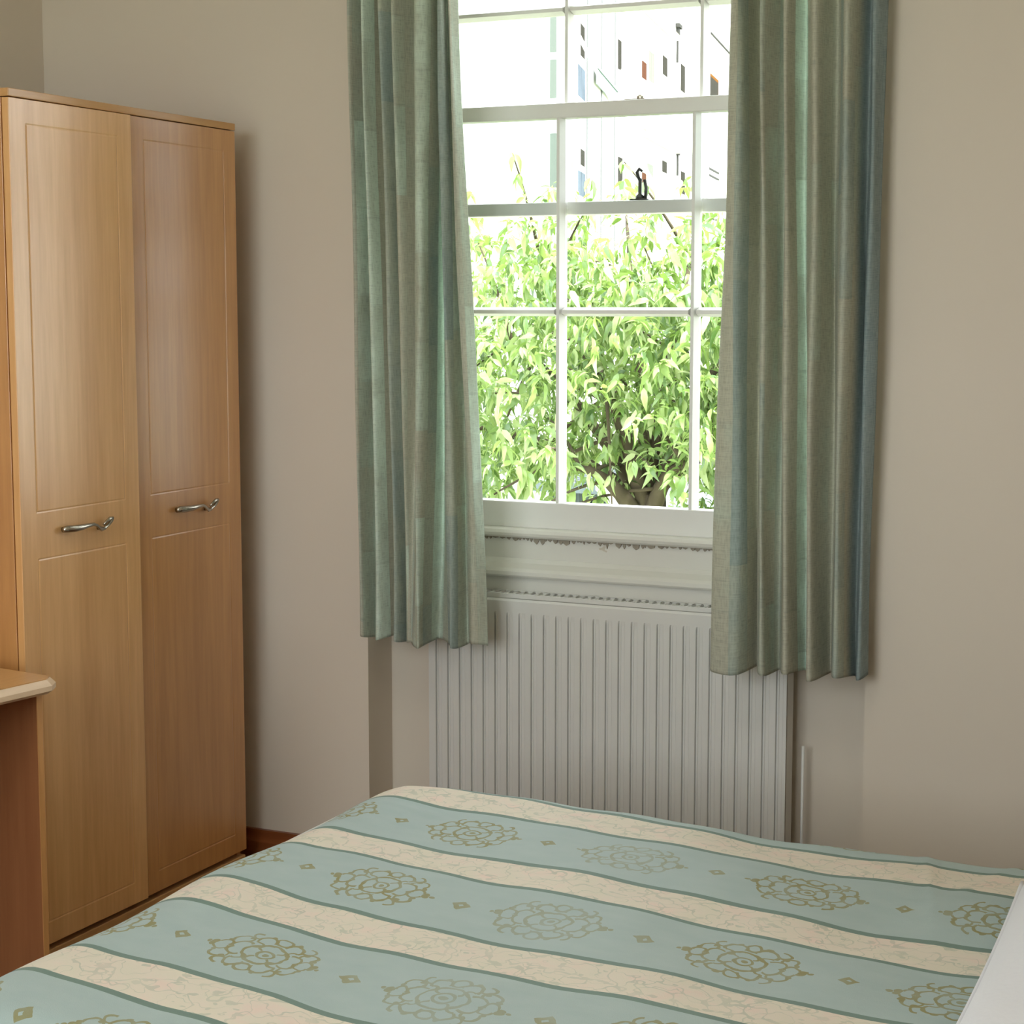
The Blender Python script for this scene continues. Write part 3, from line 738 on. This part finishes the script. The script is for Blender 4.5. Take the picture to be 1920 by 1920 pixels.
# --- receding wing of the flats with access galleries
fa = Facade(at_y(1152, 572, 34.3), at_y(1306, 572, 48))
flats = tag(empty('apartment_block', (fa.o.x, fa.o.y, GZ)), 'white apartment block with access galleries and downpipe seen through upper right panes', 'building')
bm = bmesh.new(); fa.slab(bm, 0, fa.len, GZ, 22, -1.0, 0); part(flats, 'wall', bm, M_RENDER)
for a, c, m in (((1158, 72), (1165, 134), M_DARKWIN), ((1203, 112), (1212, 152), M_BROWN), ((1216, 93), (1226, 158), M_GRPANEL), ((1242, 102), (1251, 146), M_DARKWIN), ((1276, 118), (1284, 176), M_DARKWIN),
                ((1158, 293), (1167, 346), M_DARKWIN), ((1213, 305), (1224, 336), M_GRPANEL), ((1241, 312), (1250, 326), M_DARKWIN), ((1276, 320), (1284, 366), M_DARKWIN), ((1203, 322), (1212, 366), M_BROWN)):
    fwin(fa, flats, a, c, m)
for a, c in (((1203, 80), (1262, 90)), ((1203, 292), (1262, 301))):
    s0, s1, z0, z1 = fa.rect(a, c); bm = bmesh.new(); fa.slab(bm, s0, s1, z1 - .12, z1, .001, .2); part(flats, 'canopy', bm, M_REVEAL)
for yy in (160, 372):
    s0, z0 = fa.hit(1156, yy); bm = bmesh.new(); fa.slab(bm, .05, fa.len - .2, z0 - .62, z0 - .5, .001, .13); part(flats, 'gallery_floor', bm, M_RENDER)
    bm = bmesh.new(); fa.slab(bm, .05, fa.len - .2, z0 + .28, z0 + .34, .10, .13)
    ns = 9
    for i in range(ns + 1):
        s_ = .1 + (fa.len - .4) * i / ns; fa.slab(bm, s_ - .02, s_ + .02, z0 - .5, z0 + .28, .105, .125)
    part(flats, 'gallery_railing', bm, M_RENDER)
for x_, y0, y1 in ((1269, 46, 118), (1269, 272, 330)):
    s0, z1 = fa.hit(x_, y0); s1, z0 = fa.hit(x_, y1)
    bm = bmesh.new(); fa.slab(bm, s0 - .05, s0 + .05, z0, z1 - .25, .01, .05)
    fa.slab(bm, s0 - .28, s0 + .28, z1 - .1, z1, .01, .12); fa.slab(bm, s0 - .14, s0 + .14, z1 - .27, z1 - .1, .01, .08)
    part(flats, 'downpipe', bm, M_STEEL)
# --- stair tower in front of it
ft = Facade(at_y(1079, 572, 27), at_y(1152, 572, 34))
tow = tag(empty('stair_tower', (ft.o.x, ft.o.y, GZ)), 'white stair tower with blue glazed strip at the end of the apartment block', 'building')
bm = bmesh.new(); ft.slab(bm, 0, ft.len, GZ, 22, -.25, 0); part(tow, 'wall', bm, M_RENDER)
fwin(ft, tow, (1088, 42), (1096, 113), M_DARKWIN); fwin(ft, tow, (1088, 278), (1096, 314), M_DARKWIN)
for a, c in (((1083, 118), (1097, 192)), ((1083, 318), (1097, 372))):
    fwin(ft, tow, a, c, M_BLUE, name='stair_window')
s0, s1, z0, z1 = ft.rect((1112, 122), (1151, 200)); bm = bmesh.new(); ft.slab(bm, s0, s1, z1 - .06, z1, .05, .1); ft.slab(bm, s0, s1, z0, z1 - .06, .06, .08); part(tow, 'balcony_screen', bm, plain('pale_green_screen', (.16, .20, .19), 1.0, 0.0))
for x_ in (1099, 1126, 1151):
    s_, _z = ft.hit(x_, 300); bm = bmesh.new(); ft.slab(bm, s_ - .025, s_ + .025, GZ, 22, .001, .03); part(tow, 'rib', bm, plain('grey_rib', (.13, .135, .14), 1.0, 0.0))
p0 = at_y(1082, 60, 26); p1 = at_y(1152, 200, 26)
bm = bmesh.new(); d_ = (p1 - p0); tube(bm, [p0 - d_ * .15, p1 + d_ * 1.1], .035, 8)
pole = obj('leaning_pole', bm, M_RENDER, smooth=True); pole.parent = tow; pole.matrix_parent_inverse = tow.matrix_basis.inverted()
# --- left wing, side-on
fl = Facade(at_y(780, 572, 62), at_y(1079, 572, 62))
lw = tag(empty('rendered_house', (fl.o.x, fl.o.y, GZ)), 'white rendered house with grey windows behind the left panes', 'building')
bm = bmesh.new(); fl.slab(bm, 0, fl.len, GZ, 22, -4, 0); part(lw, 'wall', bm, M_RENDER)
for a, c in (((1031, 30), (1044, 98)), ((1031, 112), (1044, 184)), ((1031, 250), (1044, 362))): fwin(fl, lw, a, c, M_GREYW)
# --- right wing
fr_ = Facade(at_y(1309, 572, 49.5), at_y(1460, 572, 75))
rw = tag(empty('gabled_house', (fr_.o.x, fr_.o.y, GZ)), 'pale house with orange framed window at the far right pane', 'building')
bm = bmesh.new(); fr_.slab(bm, 0, fr_.len, GZ, 22, -4, 0); part(rw, 'wall', bm, M_RENDER)
s0, s1, z0, z1 = fr_.rect((1328, 117), (1372, 121)); bm = bmesh.new(); fr_.slab(bm, s0, s1, z1 - .05, z1, .001, .04); part(rw, 'lintel_ledge', bm, M_STEEL)
fwin(fr_, rw, (1331, 142), (1346, 200), M_DARKWIN, frame=M_ORANGE)
for yy in (323, 335, 403, 412):
    s0, s1, z0, z1 = fr_.rect((1328, yy), (1347, yy + 4)); bm = bmesh.new(); fr_.slab(bm, s0, s1, z0, z0 + .06, .001, .03); part(rw, 'ledge', bm, M_STEEL)
# --- white panelled outbuilding low behind the tree
q0 = at_y(1035, 905, 9.5); q1 = at_y(1132, 905, 9.5)
shed = tag(empty('outbuilding', (q0.x, 9.5, GZ)), 'pale grey panelled outbuilding with sloping roof low behind the tree', 'outbuilding')
M_SHED = plain('pale_cladding', (.13, .155, .17), .9, .1); M_SHED2 = plain('cladding_batten', (.07, .082, .09), .9, .1)
zt = q0.z
wid = q1.x - q0.x
part(shed, 'wall', boxes((q0.x, q1.x, 9.5, 11.5, GZ, zt)), M_SHED)
for i in range(6):
    xx = q0.x + wid * (i + .5) / 6; part(shed, 'batten', boxes((xx - .012, xx + .012, 9.47, 9.4995, GZ, zt)), M_SHED2)
bm = bmesh.new(); prism(bm, [(q0.x - .1, zt + .02), (q1.x + .02, zt + .02), (q1.x + .75, zt - .62), (q1.x + .75, zt - .70), (q1.x, zt - .06), (q0.x - .1, zt - .06)], 'y', 9.35, 11.6)
part(shed, 'roof', bm, M_SHED)
for i in range(7):
    xx = q0.x + wid * (i + .3) / 7; part(shed, 'roof_rib', boxes((xx - .012, xx + .012, 9.36, 11.58, zt + .0205, zt + .04)), M_SHED2)
bm = bmesh.new(); prism(bm, [(q1.x + .02, zt + .06), (q1.x + .75, zt - .58), (q1.x + .75, zt - .66), (q1.x + .02, zt - .02)], 'y', 9.28, 9.345); part(shed, 'verge_board', bm, M_RENDER)
bm = bmesh.new(); prism(bm, [(q1.x + .02, zt + .06), (q1.x + .06, zt + .06), (q1.x + .06, zt + .0), (q1.x + .02, zt + .022)], 'y', 9.35, 11.6); part(shed, 'ridge_strip', bm, M_RENDER)
part(shed, 'lean_to_wall', boxes((q1.x + .001, q1.x + .7, 9.55, 11.45, GZ, zt - .72)), M_SHED2)

# --- tree
LEAF = NT('tree_leaf', .3, .7)
_i = LEAF.island()
_c = LEAF.ramp(_i, [(0, (.045, .10, .03)), (.25, (.12, .205, .06)), (.6, (.25, .35, .12)), (1, (.44, .50, .28))])
LEAF.color(_c)
_t = LEAF.n.new('ShaderNodeBsdfTranslucent'); LEAF._in(_t.inputs[0], LEAF.mix(.5, _c, (.34, .50, .06)))
_m = LEAF.n.new('ShaderNodeMixShader'); _m.inputs[0].default_value = .35
LEAF.l.new(LEAF.b.outputs[0], _m.inputs[1]); LEAF.l.new(_t.outputs[0], _m.inputs[2]); LEAF.l.new(_m.outputs[0], LEAF.out.inputs[0])
M_LEAF = LEAF.m
TX, TY = at_y(1215, 900, 6.3).x, 6.3
tree = tag(empty('leafy_tree', (TX, TY, GZ)), 'leafy green tree with drooping leaves filling the lower window panes', 'tree')
fork = Vector((TX, TY, at_y(1215, 925, 6.3).z))
def limb(pts, r0, r1, name='branch', n=8):
    bm = bmesh.new(); k = len(pts); tube(bm, pts, [r0 + (r1 - r0) * i / (k - 1) for i in range(k)], n)
    return part(tree, name, bm, M_BARK, smooth=True)
limb([(TX + .15, TY, GZ), (TX + .05, TY, GZ + 2), (TX + .02, TY, fork.z - .8), fork], .16, .11, 'trunk', 12)
def bez(p0, p1, sag, n=7):
    p0 = Vector(p0); p1 = Vector(p1); m = (p0 + p1) / 2 + sag
    return [p0.lerp(m, t_).lerp(m.lerp(p1, t_), t_) for t_ in np.linspace(0, 1, n)]
ends = [(px, py, y) for px, py, y in ((1060, 878, 5.6), (1120, 700, 5.8), (1290, 880, 5.9), (1380, 640, 6.6), (960, 640, 6.0), (1180, 480, 6.5), (860, 800, 6.6), (1480, 820, 6.2), (1010, 470, 7.0), (1310, 430, 7.2))]
tips = []
for k, (px, py, y) in enumerate(ends):
    e = at_y(px, py, y); st = fork + Vector((0, 0, -.25 + .03 * k))
    path = bez(st, e, Vector((0, 0, .25)))
    limb(path, .065 if k < 4 else .045, .010)
    for j in range(5):
        b0 = path[2 + j % 5] if 2 + j % 5 < len(path) else path[-1]
        e2 = b0 + Vector((rng.normal(0, .45), rng.normal(0, .35), rng.normal(.15, .35)))
        sub = bez(b0, e2, Vector((0, 0, .08)), 5); limb(sub, .014, .004, 'twig', 6)
        tips += sub[2:]
    tips += path[3:]
# leaf blade: pointed, folded along the midrib, drooping
def leaf_geo(L, W, bend):
    rows = [(0, .0), (.25, .85), (.5, 1.0), (.78, .55), (1, 0)]
    v = []; f = []
    for t_, w_ in rows:
        zz = -bend * L * t_ * t_; xx = L * t_ * (1 - .18 * bend * t_)
        if w_ == 0: v.append((xx, 0, zz))
        else: v += [(xx, -W / 2 * w_, zz + .18 * W * w_), (xx, 0, zz), (xx, W / 2 * w_, zz + .18 * W * w_)]
    f = [(0, 1, 2), (0, 2, 3), (1, 4, 5, 2), (2, 5, 6, 3), (4, 7, 8, 5), (5, 8, 9, 6), (7, 10, 8), (8, 10, 9)]
    return np.array(v), f
variants = [leaf_geo(.135, .042, .55), leaf_geo(.115, .040, .35), leaf_geo(.15, .045, .8), leaf_geo(.10, .036, .2)]
meshes = []
for v, f in variants:
    me = bpy.data.meshes.new('leaf'); me.from_pydata(v.tolist(), [], f); me.materials.append(M_LEAF)
    for p in me.polygons: p.use_smooth = True
    meshes.append(me)
cc = at_y(1150, 690, 6.4)
recs = []
def whorl(c, n):
    yaw0 = rng.uniform(0, 6.28); tilt = rng.normal(.35, .35)
    for i in range(n):
        yaw = yaw0 + i * 6.28 / n + rng.normal(0, .3)
        recs.append((Vector((c[0] + rng.normal(0, .015), c[1] + rng.normal(0, .015), c[2] + rng.normal(0, .015))), yaw, tilt + rng.normal(.1, .3), rng.normal(0, .5), rng.integers(0, 4), rng.uniform(.52, 1.0)))
# whorls through the crown
nwh = 4600
k = 0
LOWZ = at_y(1150, 868, 6.3).z; LOWX0 = at_y(1025, 868, 6.3).x; LOWX1 = at_y(1310, 868, 6.3).x
while k < nwh:
    u = rng.uniform(-1, 1, 3); d2 = (u**2).sum()
    if d2 > 1 or d2 < .12: continue
    c = (cc.x + u[0] * 2.5, cc.y + u[1] * 1.1, cc.z + u[2] * 1.22 - .05)
    # thin towards the top and on one pale patch
    top = (u[2] - .35) / .65
    if top > 0 and rng.uniform() < top * .8: continue
    if math.sin(c[0] * 3.1 + 1.0) * math.sin(c[2] * 3.7 + c[1] * 2 + .4) > .55 and rng.uniform() < .75: continue
    # leave the limbs and outbuilding visible low down
    if c[2] < LOWZ and LOWX0 < c[0] < LOWX1: continue
    if c[0] < LOWX0 and c[1] < 6.9 and rng.uniform() < .45: continue
    whorl(c, rng.integers(4, 7)); k += 1
for tpt in tips: whorl(tpt, 5)
def lmat(r):
    p, yaw, tilt, rl, vi, s = r
    return Matrix.Translation(p) @ Matrix.Rotation(yaw, 4, 'Z') @ Matrix.Rotation(tilt, 4, 'Y') @ Matrix.Rotation(rl, 4, 'X') @ Matrix.Scale(s, 4)
cv = Vector(CAM); fv = Vector(_f); rv = Vector(_r); uvv = Vector(_u)
def shown(r):
    d = r[0] - cv; z_ = d.dot(fv); px = CEN + FPX * d.dot(rv) / z_; py = CEN - FPX * d.dot(uvv) / z_
    return 875 < px < 1352 and 330 < py < 945
recs.sort(key=lambda r: (not shown(r), r[0].y))
for r in recs[:300]:
    o = bpy.data.objects.new('leaf', meshes[r[4]]); COL.objects.link(o); o.parent = tree
    o.matrix_parent_inverse = tree.matrix_basis.inverted(); o.matrix_basis = lmat(r)
VV = []; FF = []; off = 0
for r in recs[300:]:
    v, f = variants[r[4]]; M = np.array(lmat(r)); vw = v @ M[:3, :3].T + M[:3, 3]
    VV.append(vw); FF += [tuple(i + off for i in q) for q in f]; off += len(v)
me = bpy.data.meshes.new('foliage'); me.from_pydata(np.concatenate(VV).tolist(), [], FF); me.materials.append(M_LEAF)
me.polygons.foreach_set('use_smooth', [True] * len(me.polygons))
fo = bpy.data.objects.new('foliage', me); COL.objects.link(fo); wparent(fo, tree); fo['kind'] = 'stuff'
